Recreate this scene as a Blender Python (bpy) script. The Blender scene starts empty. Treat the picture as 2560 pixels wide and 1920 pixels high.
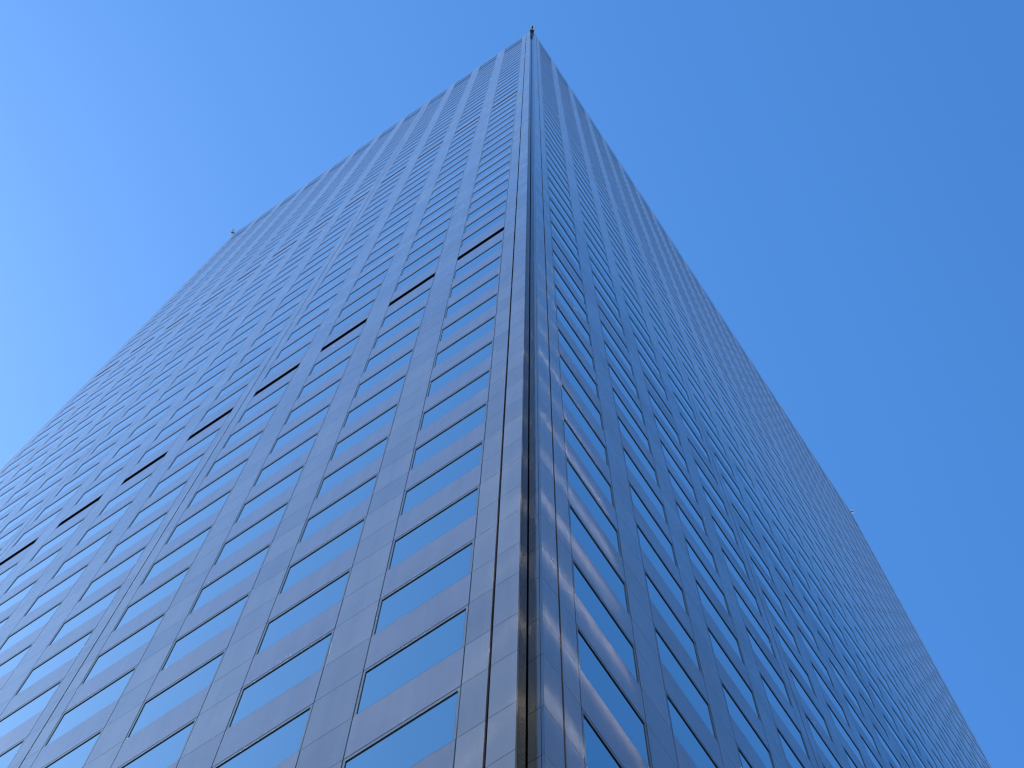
import bpy, bmesh, math, random
from mathutils import Vector, Matrix
random.seed(7)
S = bpy.context.scene
COL = S.collection
R = math.radians

# ------------------------------------------------------------------ numbers
ZO = 1.91                     # survey height -> height above the ground
H0 = 79.764 + ZO              # window head of the lower louver storey (k = 0)
FL = 3.9                      # storey height
MOD = 3.445                   # bay
KTOP, KBOT = -35, 20          # top and bottom window storeys
ROOF = 79.764 + 38 * FL + ZO  # top of the piers
GL, GR = 0.852, 0.838         # centre of the first groove on either face
AL, AR = 0.312, 0.285         # arrises of the corner notch
NL, NR = 12, 20               # bays
LX = GL * 2 + NL * MOD        # widths of the tower
LY = GR * 2 + NR * MOD
HW = 1.11                     # half width of the glass
LOUV = (0, -18)
BR_H, BL_H = 98, 92          # heights of the added shading blocks

def Hk(k): return H0 - k * FL

# ------------------------------------------------------------------ helpers
def tag(o, label=None, cat=None, group=None, kind=None):
    if label: o['label'] = label
    if cat: o['category'] = cat
    if group: o['group'] = group
    if kind: o['kind'] = kind
    return o

def empty(name, loc=(0, 0, 0)):
    o = bpy.data.objects.new(name, None); COL.objects.link(o); o.location = loc
    o.empty_display_size = 0.5
    return o

class MB:
    """collects boxes, quads and tubes into one mesh"""
    def __init__(s): s.v = []; s.f = []; s.m = []
    def box(s, x0, x1, y0, y1, z0, z1, m=0):
        n = len(s.v)
        s.v += [(x0,y0,z0),(x1,y0,z0),(x1,y1,z0),(x0,y1,z0),(x0,y0,z1),(x1,y0,z1),(x1,y1,z1),(x0,y1,z1)]
        for q in ((0,3,2,1),(4,5,6,7),(0,1,5,4),(1,2,6,5),(2,3,7,6),(3,0,4,7)):
            s.f.append(tuple(n + i for i in q)); s.m.append(m)
        return s
    def quad(s, a, b, c, d, m=0):
        n = len(s.v); s.v += [a, b, c, d]; s.f.append((n, n+1, n+2, n+3)); s.m.append(m); return s
    def tube(s, a, b, r0, r1=None, n=12, m=0):
        a = Vector(a); b = Vector(b); r1 = r0 if r1 is None else r1
        d = (b - a).normalized(); t = d.orthogonal().normalized(); w = d.cross(t); i0 = len(s.v)
        for P, r in ((a, r0), (b, r1)):
            for i in range(n):
                g = 2 * math.pi * i / n
                s.v.append(tuple(P + r * (math.cos(g) * t + math.sin(g) * w)))
        for i in range(n):
            j = (i + 1) % n
            s.f.append((i0+i, i0+j, i0+n+j, i0+n+i)); s.m.append(m)
        s.f.append(tuple(i0 + i for i in reversed(range(n)))); s.m.append(m)
        s.f.append(tuple(i0 + n + i for i in range(n))); s.m.append(m)
        return s
    def mesh(s, name, mats):
        me = bpy.data.meshes.new(name); me.from_pydata(s.v, [], s.f)
        for m in mats: me.materials.append(m)
        for p, m in zip(me.polygons, s.m): p.material_index = m
        me.update(); return me
    def build(s, name, mats, parent=None, loc=(0,0,0), rz=0):
        if not isinstance(mats, (list, tuple)): mats = [mats]
        o = bpy.data.objects.new(name, s.mesh(name, mats)); COL.objects.link(o)
        o.location = loc; o.rotation_euler = (0, 0, rz)
        if parent: o.parent = parent
        return o

def put(src, parent, loc=None, rz=None):
    """a copy of an object that shares its mesh"""
    c = src.copy(); COL.objects.link(c); c.parent = parent
    if loc is not None: c.location = loc
    if rz is not None: c.rotation_euler = (0, 0, rz)
    return c

# ------------------------------------------------------------------ materials
def mat(name):
    m = bpy.data.materials.new(name); m.use_nodes = True
    nt = m.node_tree; b = nt.nodes['Principled BSDF']
    return m, nt, b, nt.nodes.new, nt.links.new

def granite(name, base, rough=0.17, spec=.5, speck=.6, ior=1.55):
    m, nt, b, N, L = mat(name)
    tc = N('ShaderNodeTexCoord')
    geo = N('ShaderNodeNewGeometry')
    n1 = N('ShaderNodeTexNoise'); n1.inputs['Scale'].default_value = 55; n1.inputs['Detail'].default_value = 4
    n2 = N('ShaderNodeTexNoise'); n2.inputs['Scale'].default_value = 0.35; n2.inputs['Detail'].default_value = 3
    L(tc.outputs['Object'], n1.inputs['Vector']); L(geo.outputs['Position'], n2.inputs['Vector'])
    r1 = N('ShaderNodeMapRange'); r1.inputs['From Min'].default_value = .3; r1.inputs['From Max'].default_value = .7
    r1.inputs['To Min'].default_value = 1 - .22 * speck; r1.inputs['To Max'].default_value = 1 + .22 * speck
    L(n1.outputs['Fac'], r1.inputs['Value'])
    r2 = N('ShaderNodeMapRange'); r2.inputs['From Min'].default_value = .3; r2.inputs['From Max'].default_value = .7
    r2.inputs['To Min'].default_value = .93; r2.inputs['To Max'].default_value = 1.07
    L(n2.outputs['Fac'], r2.inputs['Value'])
    r3 = N('ShaderNodeMapRange'); r3.inputs['To Min'].default_value = .87; r3.inputs['To Max'].default_value = 1.12
    L(geo.outputs['Random Per Island'], r3.inputs['Value'])
    # faint upright rain streaks
    mp = N('ShaderNodeMapping'); mp.inputs['Scale'].default_value = (2.2, 2.2, .06)
    n4 = N('ShaderNodeTexNoise'); n4.inputs['Scale'].default_value = 1.0; n4.inputs['Detail'].default_value = 4
    L(geo.outputs['Position'], mp.inputs['Vector']); L(mp.outputs[0], n4.inputs['Vector'])
    r4 = N('ShaderNodeMapRange'); r4.inputs['From Min'].default_value = .3; r4.inputs['From Max'].default_value = .7
    r4.inputs['To Min'].default_value = .92; r4.inputs['To Max'].default_value = 1.06
    L(n4.outputs['Fac'], r4.inputs['Value'])
    m0 = N('ShaderNodeMath'); m0.operation = 'MULTIPLY'; L(r4.outputs[0], m0.inputs[0]); L(r2.outputs[0], m0.inputs[1])
    m1 = N('ShaderNodeMath'); m1.operation = 'MULTIPLY'; L(r1.outputs[0], m1.inputs[0]); L(m0.outputs[0], m1.inputs[1])
    m2 = N('ShaderNodeMath'); m2.operation = 'MULTIPLY'; L(m1.outputs[0], m2.inputs[0]); L(r3.outputs[0], m2.inputs[1])
    mx = N('ShaderNodeVectorMath'); mx.operation = 'SCALE'; mx.inputs[0].default_value = base
    L(m2.outputs[0], mx.inputs['Scale']); L(mx.outputs[0], b.inputs['Base Color'])
    rr = N('ShaderNodeMapRange'); rr.inputs['From Min'].default_value = .3; rr.inputs['From Max'].default_value = .7
    rr.inputs['To Min'].default_value = rough * .75; rr.inputs['To Max'].default_value = rough * 1.3
    L(n2.outputs['Fac'], rr.inputs['Value']); L(rr.outputs[0], b.inputs['Roughness'])
    b.inputs['Specular IOR Level'].default_value = spec; b.inputs['IOR'].default_value = ior
    return m

def plain(name, col, rough=.5, metal=0., spec=.5):
    m, nt, b, N, L = mat(name)
    n = N('ShaderNodeTexNoise'); n.inputs['Scale'].default_value = 3; n.inputs['Detail'].default_value = 3
    g = N('ShaderNodeNewGeometry'); L(g.outputs['Position'], n.inputs['Vector'])
    r = N('ShaderNodeMapRange'); r.inputs['To Min'].default_value = .85; r.inputs['To Max'].default_value = 1.15
    L(n.outputs['Fac'], r.inputs['Value'])
    v = N('ShaderNodeVectorMath'); v.operation = 'SCALE'; v.inputs[0].default_value = col; L(r.outputs[0], v.inputs['Scale'])
    L(v.outputs[0], b.inputs['Base Color'])
    b.inputs['Roughness'].default_value = rough; b.inputs['Metallic'].default_value = metal
    b.inputs['Specular IOR Level'].default_value = spec
    return m

def mirror_glass(name, col, rough=.02):
    m, nt, b, N, L = mat(name)
    g = N('ShaderNodeNewGeometry'); r = N('ShaderNodeMapRange')
    r.inputs['To Min'].default_value = .90; r.inputs['To Max'].default_value = 1.08
    L(g.outputs['Random Per Island'], r.inputs['Value'])
    v = N('ShaderNodeVectorMath'); v.operation = 'SCALE'; v.inputs[0].default_value = col; L(r.outputs[0], v.inputs['Scale'])
    L(v.outputs[0], b.inputs['Base Color'])
    b.inputs['Metallic'].default_value = 1.; b.inputs['Roughness'].default_value = rough
    n = N('ShaderNodeTexNoise'); n.inputs['Scale'].default_value = .9; n.inputs['Detail'].default_value = 1
    L(g.outputs['Position'], n.inputs['Vector'])
    bp = N('ShaderNodeBump'); bp.inputs['Strength'].default_value = .03; bp.inputs['Distance'].default_value = .05
    L(n.outputs['Fac'], bp.inputs['Height']); L(bp.outputs[0], b.inputs['Normal'])
    return m

M_PIER = granite('granite_pier', (.375, .312, .292))
M_SPAN = granite('granite_spandrel', (.375, .308, .315), rough=.19)
M_NOTCH_SHADE = granite('granite_notch_shade', (.15, .12, .10), rough=.06, spec=.35)  # stone darkened so its colour carries the shade inside the notch
M_GLASS = mirror_glass('mirror_glass', (.38, .46, .46))
M_TRIM = plain('bronze_trim', (.30, .27, .24), .3, 0., .6)
M_DARK = plain('dark_gasket', (.020, .020, .030), .5)
M_CORE = plain('dark_backing', (.006, .006, .008), .9, 0, .1)
M_BLADE = plain('louver_blade', (.035, .035, .04), .5)
M_BAND = mirror_glass('roof_screen', (.26, .31, .34), .2)
M_ROOF = plain('roof_membrane', (.25, .25, .25), .9)
M_GREY = plain('galvanised', (.22, .21, .20), .4, .3)
M_CAP = plain('lamp_housing', (.03, .03, .04), .4)
M_LENS = plain('lamp_lens', (.75, .70, .62), .2)

# ------------------------------------------------------------------ tower
T = empty('office_tower', (0, 0, 0))
tag(T, 'tall office tower of polished granite and mirror glass seen from below its notched corner', 'skyscraper')

TH = .05        # thickness of the stone slabs
BK = .09        # the dark backing wall behind the joints
G = .0125       # half width of an open joint
JU = 1.168      # half width of the spandrel column, joint centre at +-JU

# backing (core) : an L shaped plan extruded, notch and grooves cut in
def core():
    w = .05 / 2
    gd = .32
    P = []
    # left face from the far corner to the notch, then right face
    x0, y1 = -LX, LY
    P.append((x0 + AL, BK))
    for i in range(NL // 4, -1, -1):
        gx = -(GL + i * 4 * MOD)
        P += [(gx - w, BK), (gx - w, gd), (gx + w, gd), (gx + w, BK)]
    P.append((-AL - BK, BK)); P.append((-AL - BK, AR + BK)); P.append((-BK, AR + BK))
    for i in range(0, NR // 4 + 1):
        gy = GR + i * 4 * MOD
        P += [(-BK, gy - w), (-gd, gy - w), (-gd, gy + w), (-BK, gy + w)]
    P.append((-BK, y1 - AR)); P.append((-BK - AL, y1 - AR)); P.append((-BK - AL, y1 - BK))
    P.append((x0 + BK, y1 - BK)); P.append((x0 + BK, BK + AL)); P.append((x0 + AL, BK + AL))
    bm = bmesh.new()
    lo = [bm.verts.new((x, y, 0)) for x, y in P]; hi = [bm.verts.new((x, y, ROOF - 1.2)) for x, y in P]
    n = len(P)
    for i in range(n):
        j = (i + 1) % n
        bm.faces.new((lo[i], lo[j], hi[j], hi[i]))
    bm.faces.new(hi)
    bmesh.ops.recalc_face_normals(bm, faces=bm.faces)
    me = bpy.data.meshes.new('backing_wall'); bm.to_mesh(me); bm.free(); me.materials.append(M_CORE)
    o = bpy.data.objects.new('backing_wall', me); COL.objects.link(o); o.parent = T
core()

# face frames: local x = to the right seen from outside, local y = inward, z = up
def face_loc(face, u, z):
    return ((-u, 0, z), 0.) if face == 0 else ((0, u, z), R(90))

# heights of the horizontal joints of the piers
JZ = []
for k in range(KTOP - 1, KBOT + 1):
    JZ += [Hk(k) + .132, Hk(k) - 2.008]
JZ = sorted(z for z in JZ if z < ROOF - .6)
JZ = [0.] + JZ + [ROOF]

def slabs(mb, x0, x1, m=0, y0=0., y1=TH):
    for a, b in zip(JZ[:-1], JZ[1:]):
        mb.box(x0, x1, y0, y1, a + G * .8, b - G * .8, m)

# piers: each one a stack of slabs
for face, NB, g in ((0, NL, GL), (1, NR, GR)):
    sgn = -1 if face == 0 else 1
    for i in range(NB + 1):
        half = MOD / 2 - JU - G
        mb = MB()
        if i % 4 == 0:
            a = AL if face == 0 else AR
            lo, hi = -half, half
            if i == 0: lo = -(g - a)
            if i == NB: hi = g - a
            w = .028; ends = (lo, hi)
            for c0, c1 in ((lo, -w), (w, hi)):
                s0, s1 = (c0, c1) if sgn > 0 else (-c1, -c0)
                slabs(mb, s0, s1)
                # returns of the stone into the groove
        else:
            slabs(mb, -half, half); ends = (-half, half)
        loc, rz = face_loc(face, g + i * MOD, 0)
        # sealant in the joints: upright beside the pier, level between its slabs
        a, b = sorted(e * sgn for e in ends)
        if a == -half: mb.box(-half - 2 * G + .001, -half - .0005, .006, .04, 0, ROOF - .5, 1)
        if b == half: mb.box(half + .0005, half + 2 * G - .001, .006, .04, 0, ROOF - .5, 1)
        for z in JZ[1:-1]:
            if i % 4: mb.box(a, b, .003, .04, z - G * .78, z + G * .78, 1)
            else:
                for p, q in ((a, -.0285), (.0285, b)): mb.box(p, q, .003, .04, z - G * .78, z + G * .78, 1)
        mb.build('pier', [M_PIER, M_DARK], T, loc, rz)

# corner notch: two narrow stone faces
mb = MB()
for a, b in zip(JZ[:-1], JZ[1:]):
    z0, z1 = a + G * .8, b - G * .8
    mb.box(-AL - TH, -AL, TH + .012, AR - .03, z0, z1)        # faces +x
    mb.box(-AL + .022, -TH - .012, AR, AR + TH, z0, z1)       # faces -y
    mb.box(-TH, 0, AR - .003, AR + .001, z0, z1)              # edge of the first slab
mb.build('corner_recess', M_NOTCH_SHADE, T)
# dark slabs standing in for the shade at the head of the notch
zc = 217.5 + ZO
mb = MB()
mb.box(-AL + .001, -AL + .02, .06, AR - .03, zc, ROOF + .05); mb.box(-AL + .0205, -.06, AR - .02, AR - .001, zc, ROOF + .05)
mb.build('notch_head_shade', M_DARK, T)

# prototypes
def window_mesh():
    mb = MB()
    y = .0225
    mb.quad((-HW, y, -1.98), (HW, y, -1.98), (HW, y, 0), (-HW, y, 0))
    return mb
def frame_mesh(hgt=1.98, rail=.115):
    mb = MB()
    o = JU - G
    mb.box(-o, o, .004, .05, .004, rail)                              # head rail
    mb.box(-o, -HW, .004, .05, -hgt, .0035)                           # jambs
    mb.box(HW, o, .004, .05, -hgt, .0035)
    mb.box(-HW + .0005, HW - .0005, .0045, .05, -.0005, .0035, 1)      # dark soffit
    mb.box(-HW + .0005, HW - .0005, .0205, .022, -.034, -.0006, 1)     # gaskets on the glass
    mb.box(-HW, -HW + .018, .021, .022, -hgt, -.0345, 1)
    mb.box(HW - .018, HW, .021, .022, -hgt, -.0345, 1)
    mb.box(-o, o, .005, .05, -hgt - .031, -hgt - .0005, 1)            # sill gasket
    mb.box(-o, o, .004, .05, rail + .0005, .1395, 1)                  # joint over the rail
    return mb
def spandrel_box(mb, u, z, z0, z1, face):
    if face == 0: mb.box(-u - JU + G, -u + JU - G, 0, TH, z + z0, z + z1)
    else: mb.box(-TH, 0, u - JU + G, u + JU - G, z + z0, z + z1)

SP0, SP1 = .14, FL - 2.012
win_p = window_mesh().build('window', M_GLASS, T)
frm_p = frame_mesh().build('window_frame', [M_TRIM, M_DARK], win_p)
spm = MB(); spm.box(-JU + G, JU - G, 0, TH, SP0, SP1)
spn_p = spm.build('spandrel', M_SPAN, T)

# camera (needed to rank the windows by size)
RC = Matrix(((.8293589118, .5586238342, .0101590979), (-.5421128739, .8089796471, -.2273005995), (-.1351940358, .1830064001, .9737716520)))
CP = Vector((6.1516, -9.2154, -.2123 + ZO)); FPX = 4846.258
def proj(p):
    c = RC @ (Vector(p) - CP)
    if c.z < .1: return None
    return c.x / c.z * FPX + 1280, c.y / c.z * FPX + 960
def area(face, u, z):
    q = []
    for du, dz in ((-HW, -2), (HW, -2), (HW, 0), (-HW, 0)):
        p = proj((-u - du, 0, z + dz) if face == 0 else (0, u + du, z + dz))
        if p is None: return 0
        q.append((min(max(p[0], 0), 2560), min(max(p[1], 0), 1920)))
    return abs(sum(q[i][0] * q[(i+1) % 4][1] - q[(i+1) % 4][0] * q[i][1] for i in range(4))) / 2

cells = []
for face, NB, g in ((0, NL, GL), (1, NR, GR)):
    for b in range(NB):
        u = g + MOD * (b + .5)
        for k in range(KTOP, KBOT + 1):
            cells.append((area(face, u, Hk(k)), face, b, u, k))
ranked = sorted((c for c in cells if c[4] not in LOUV), reverse=True)
near_w = {(c[1], c[2], c[4]) for c in ranked[:100]}
near_s = {(c[1], c[2], c[4]) for c in sorted(cells, reverse=True)[:100]}

rest_w, rest_f, rest_s = MB(), MB(), MB()
def add_to(mb, src, face, u, z):
    (ox, oy, oz), rz = face_loc(face, u, z)
    n = len(mb.v)
    for x, y, zz in src.v:
        mb.v.append((ox + x, oy + y, oz + zz) if face == 0 else (ox - y, oy + x, oz + zz))
    mb.f += [tuple(n + i for i in f) for f in src.f]; mb.m += src.m

wm, fm = window_mesh(), frame_mesh()
first_w = first_s = True
for a, face, b, u, k in cells:
    z = Hk(k)
    loc, rz = face_loc(face, u, z)
    # spandrel over the window head of storey k
    if (face, b, k) in near_s:
        if first_s:
            spn_p.location = loc; spn_p.rotation_euler = (0, 0, rz); first_s = False
        else: put(spn_p, T, loc, rz)
    else:
        add_to(rest_s, spm, face, u, z)
    if k in LOUV: continue
    if (face, b, k) in near_w:
        if first_w:
            win_p.location = loc; win_p.rotation_euler = (0, 0, rz); first_w = False
        else:
            w = put(win_p, T, loc, rz); put(frm_p, w)
    else:
        add_to(rest_w, wm, face, u, z); add_to(rest_f, fm, face, u, z)
wr = rest_w.build('window', M_GLASS, T); tag(wr, kind='stuff')
fr = rest_f.build('window_frame', [M_TRIM, M_DARK], wr); tag(fr, kind='stuff')
sr = rest_s.build('spandrel', M_SPAN, T); tag(sr, kind='stuff')

# louver storeys: a low opening between two stone strips
def infill_mesh():
    mb = MB(); o = JU - G
    mb.box(-o, o, 0, TH, -.47, .118); mb.box(-o, o, 0, TH, -1.998, -1.44)
    return mb
def louver_mesh():
    mb = MB(); o = JU - G
    mb.box(-o, o, .30, .32, -1.44, -.47, 1)
    mb.box(-o, o, .0005, .30, -.490, -.4702, 1)
    mb.box(-o, -o + .012, .002, .30, -1.44, -.47, 1); mb.box(o - .012, o, .002, .30, -1.44, -.47, 1)
    for i in range(4):
        z = -1.42 + i * .24
        mb.quad((-o + .013, .17, z), (o - .013, .17, z), (o - .013, .27, z + .13), (-o + .013, .27, z + .13), 1)
    n = 15
    for i in range(n):
        x = -o + 2 * o * (i + .5) / n
        mb.box(x - .008, x + .008, .10, .14, -1.44, -.47)
    return mb
def lowpane_mesh():
    mb = MB(); o = JU - G; w = HW
    mb.quad((-w, .022, -1.42), (w, .022, -1.42), (w, .022, -.484), (-w, .022, -.484), 0)
    mb.box(-w + .0005, w - .0005, .0045, .05, -.4835, -.472, 1); mb.box(-w + .0005, w - .0005, .02, .0215, -.51, -.4845, 1)
    mb.box(-o, -w, .004, .05, -1.44, -.472, 2); mb.box(w, o, .004, .05, -1.44, -.472, 2)
    mb.box(-w + .0005, w - .0005, .005, .05, -1.4395, -1.4205, 1)
    return mb
inf_p = lou_p = low_p = None
for k in LOUV:
    for face, NB, g in ((0, NL, GL), (1, NR, GR)):
        for b in range(NB):
            loc, rz = face_loc(face, g + MOD * (b + .5), Hk(k))
            if inf_p is None: inf_p = infill_mesh().build('stone_strip', M_SPAN, T, loc, rz)
            else: put(inf_p, T, loc, rz)
            if face == 0:
                if lou_p is None: lou_p = louver_mesh().build('louver', [M_BLADE, M_CORE], T, loc, rz)
                else: put(lou_p, T, loc, rz)
            else:
                if low_p is None: low_p = lowpane_mesh().build('low_window', [M_GLASS, M_DARK, M_TRIM], T, loc, rz)
                else: put(low_p, T, loc, rz)

# roof screen bay and coping above every window column
ZB0, ZB1 = Hk(-36) - .05, 225.7 + ZO
scr_p = cop_p = None
for face, NB, g in ((0, NL, GL), (1, NR, GR)):
    for b in range(NB):
        o = JU - G
        loc, rz = face_loc(face, g + MOD * (b + .5), 0)
        if scr_p is None:
            mb = MB()
            mb.box(-o, o, .022, .05, ZB0, ZB1)
            scr_p = mb.build('roof_screen', M_BAND, T, loc, rz)
            cop_p = MB().box(-o, o, 0, TH, ZB1 + .012, ROOF).build('coping', M_SPAN, T, loc, rz)
        else:
            put(scr_p, T, loc, rz); put(cop_p, T, loc, rz)

# roof deck and the two walls that face away
mb = MB(); mb.box(-LX + .2, -.4, .4, LY - .2, ROOF - 1.19, ROOF - 1.0); mb.build('roof', M_ROOF, T)
mb = MB()
slabs(mb, -LX + AL, -AL, 0, LY - TH, LY)
for i in range(len(JZ) - 1):
    mb.box(-LX, -LX + TH, AL, LY - AL, JZ[i] + G, JZ[i+1] - G)
mb.build('rear_wall', M_PIER, T)
# stone in the notches of the two far corners
mb = MB()
for a, b in zip(JZ[:-1], JZ[1:]):
    mb.box(-AL, -TH - .01, LY - AR - TH, LY - AR, a + G, b - G); mb.box(-AL - TH, -AL, LY - AR + .01, LY - TH - .01, a + G, b - G)
    mb.box(-LX + AL, -LX + AL + TH, TH + .01, AL, a + G, b - G); mb.box(-LX + TH + .01, -LX + AL - .01, AL, AL + TH, a + G, b - G)
mb.build('corner_recess', M_NOTCH_SHADE, T)

# ------------------------------------------------------------------ roof fixtures
def fixture(name, loc, rz, label, sc):
    t = empty(name, loc); t.rotation_euler = (0, 0, rz); t.scale = (sc, sc, sc)
    tag(t, label, 'roof light', 'roof fixtures')
    MB().box(-.20, .20, -.20, .20, 0, .10).box(-.12, .12, -.12, .12, .10, .22).build('base_plate', M_CAP, t)
    MB().tube((0, 0, .22), (0, 0, .95), .06).tube((0, 0, .9), (.40, 0, 1.02), .06).build('arm', M_CAP, t)
    MB().box(.36, .50, -.27, .27, .98, 1.10).build('cross_bar', M_CAP, t)
    for sg in (-1, 1):
        h = MB().tube((.43, sg * .17, .98), (.45, sg * .17, .82), .07, .10).build('lamp_head', M_GREY, t)
        MB().tube((.4502, sg * .17, .818), (.451, sg * .17, .805), .085).build('lens', M_LENS, h)
    return t
fixture('roof_light', (-.20, .18, ROOF), R(-48), 'tiny dark T-shaped light on the roof at the tip of the near corner', 1.25)
fixture('roof_light', (-LX + .25, .25, ROOF), R(-120), 'tiny pointed grey light on the roof at the far left end of the tower', 1.2)
fixture('roof_light', (-.25, LY - .25, ROOF), R(20), 'tiny pale light on the roof at the far right end of the tower', 1.0)

# ------------------------------------------------------------------ ground
def ground_mat():
    m, nt, b, N, L = mat('pavement')
    g = N('ShaderNodeNewGeometry'); n = N('ShaderNodeTexNoise'); n.inputs['Scale'].default_value = .15; n.inputs['Detail'].default_value = 8
    L(g.outputs['Position'], n.inputs['Vector'])
    cr = N('ShaderNodeValToRGB'); cr.color_ramp.elements[0].color = (.22, .20, .175, 1); cr.color_ramp.elements[1].color = (.38, .35, .31, 1)
    L(n.outputs['Fac'], cr.inputs['Fac']); L(cr.outputs[0], b.inputs['Base Color']); b.inputs['Roughness'].default_value = .85
    return m
mb = MB(); q = 6000; mb.quad((-q, -q, 0), (q, -q, 0), (q, q, 0), (-q, q, 0))
tag(mb.build('ground', ground_mat()), kind='structure')

GLR = .06
# ------------------------------------------------------------------ blocks added out of frame to shade the tower and reflect sun onto it
M_CONC = plain('block_concrete', (.10, .09, .085), .8)
M_BGL = plain('block_glass', (.03, .04, .05), .5)
M_SUNGL = plain('streak_mirror_glass', (.98, .82, .60), GLR, 1.)  # mirror of the added block, tinted to warm the sun streaks it throws
def block(name, x0, x1, y0, y1, h, label, st=3.8, wall=1.7, glass=None, rz=0):
    t = empty(name, ((x0 + x1) / 2, (y0 + y1) / 2, 0)); tag(t, label, 'building'); t.rotation_euler = (0, 0, rz)
    a, b = (x1 - x0) / 2, (y1 - y0) / 2
    w = MB(); g = MB()
    n = int(h / st); st = h / n
    for i in range(n):
        w.box(-a, a, -b, b, i * st, i * st + wall)
        z0, z1 = i * st + wall + .001, (i + 1) * st - .001
        if glass is None: g.box(-a + .25, a - .25, -b + .25, b - .25, z0, z1)
        else:                                    # mirror glass in the end bay only, keeps streaks off the left face
            g.box(-a + .25, a - .25, b - 3.9, b - .25, z0, z1); w.box(-a + .25, a - .25, -b + .25, b - 3.901, z0, z1)
    w.box(-a, a, -b, b, h, h + 1.1)
    tag(w.build('floor_band', M_CONC, t), kind='stuff'); tag(g.build('window_band', glass or M_BGL, t), kind='stuff')
block('added_block', 27, 75, 2, 120, BR_H, 'unseen dark banded block added to shade the lower right face of the tower')
block('added_block', -110, -6, -85, -42, BL_H, 'unseen dark banded block added to shade the lower left face of the tower')

block('added_block', 15, 45, -34, -2.5, 96, 'unseen mirror glass block added to throw sun streaks on the corner of the tower', 3.5, 2.35, M_SUNGL, R(-4))

# ------------------------------------------------------------------ light
AZ, EL = R(-99), R(54)
sd = Vector((math.sin(AZ) * math.cos(EL), math.cos(AZ) * math.cos(EL), math.sin(EL)))
sun = bpy.data.lights.new('sun', 'SUN'); sun.energy = 4.5; sun.angle = R(.53); sun.color = (1, .93, .84)
so = bpy.data.objects.new('sun', sun); COL.objects.link(so)
so.rotation_euler = sd.to_track_quat('Z', 'Y').to_euler()
W = bpy.data.worlds.new('World'); S.world = W; W.use_nodes = True
nt = W.node_tree; bg = nt.nodes['Background']
sk = nt.nodes.new('ShaderNodeTexSky'); sk.sky_type = 'NISHITA'; sk.sun_disc = False
sk.sun_elevation = EL; sk.sun_rotation = AZ % (2 * math.pi)
sk.altitude = 1600; sk.air_density = 1.0; sk.dust_density = 1.4; sk.ozone_density = 7.0
nt.links.new(sk.outputs[0], bg.inputs['Color']); bg.inputs['Strength'].default_value = .12

# ------------------------------------------------------------------ camera
cd = bpy.data.cameras.new('camera'); co = bpy.data.objects.new('camera', cd); COL.objects.link(co)
cd.sensor_fit = 'HORIZONTAL'; cd.sensor_width = 36; cd.lens = 36 * FPX / 2560
cd.clip_start = .1; cd.clip_end = 12000
co.matrix_world = Matrix((
    (RC[0][0], -RC[1][0], -RC[2][0], CP.x),
    (RC[0][1], -RC[1][1], -RC[2][1], CP.y),
    (RC[0][2], -RC[1][2], -RC[2][2], CP.z), (0, 0, 0, 1)))
S.camera = co
S.view_settings.view_transform = 'Standard'; S.view_settings.look = 'None'
S.view_settings.exposure = 0.86; S.view_settings.gamma = 1.0
S.view_settings.use_white_balance = True      # the camera's cool white balance
S.view_settings.white_balance_temperature = 4780; S.view_settings.white_balance_tint = -6
S.render.engine = 'CYCLES'
S.cycles.max_bounces = 8
S.cycles.use_guiding = True; S.cycles.guiding_training_samples = 128
S.cycles.blur_glossy = 0.0; S.cycles.sample_clamp_indirect = 22
S.cycles.caustics_reflective = True
S.cycles.use_denoising = True; S.cycles.filter_width = 1.25
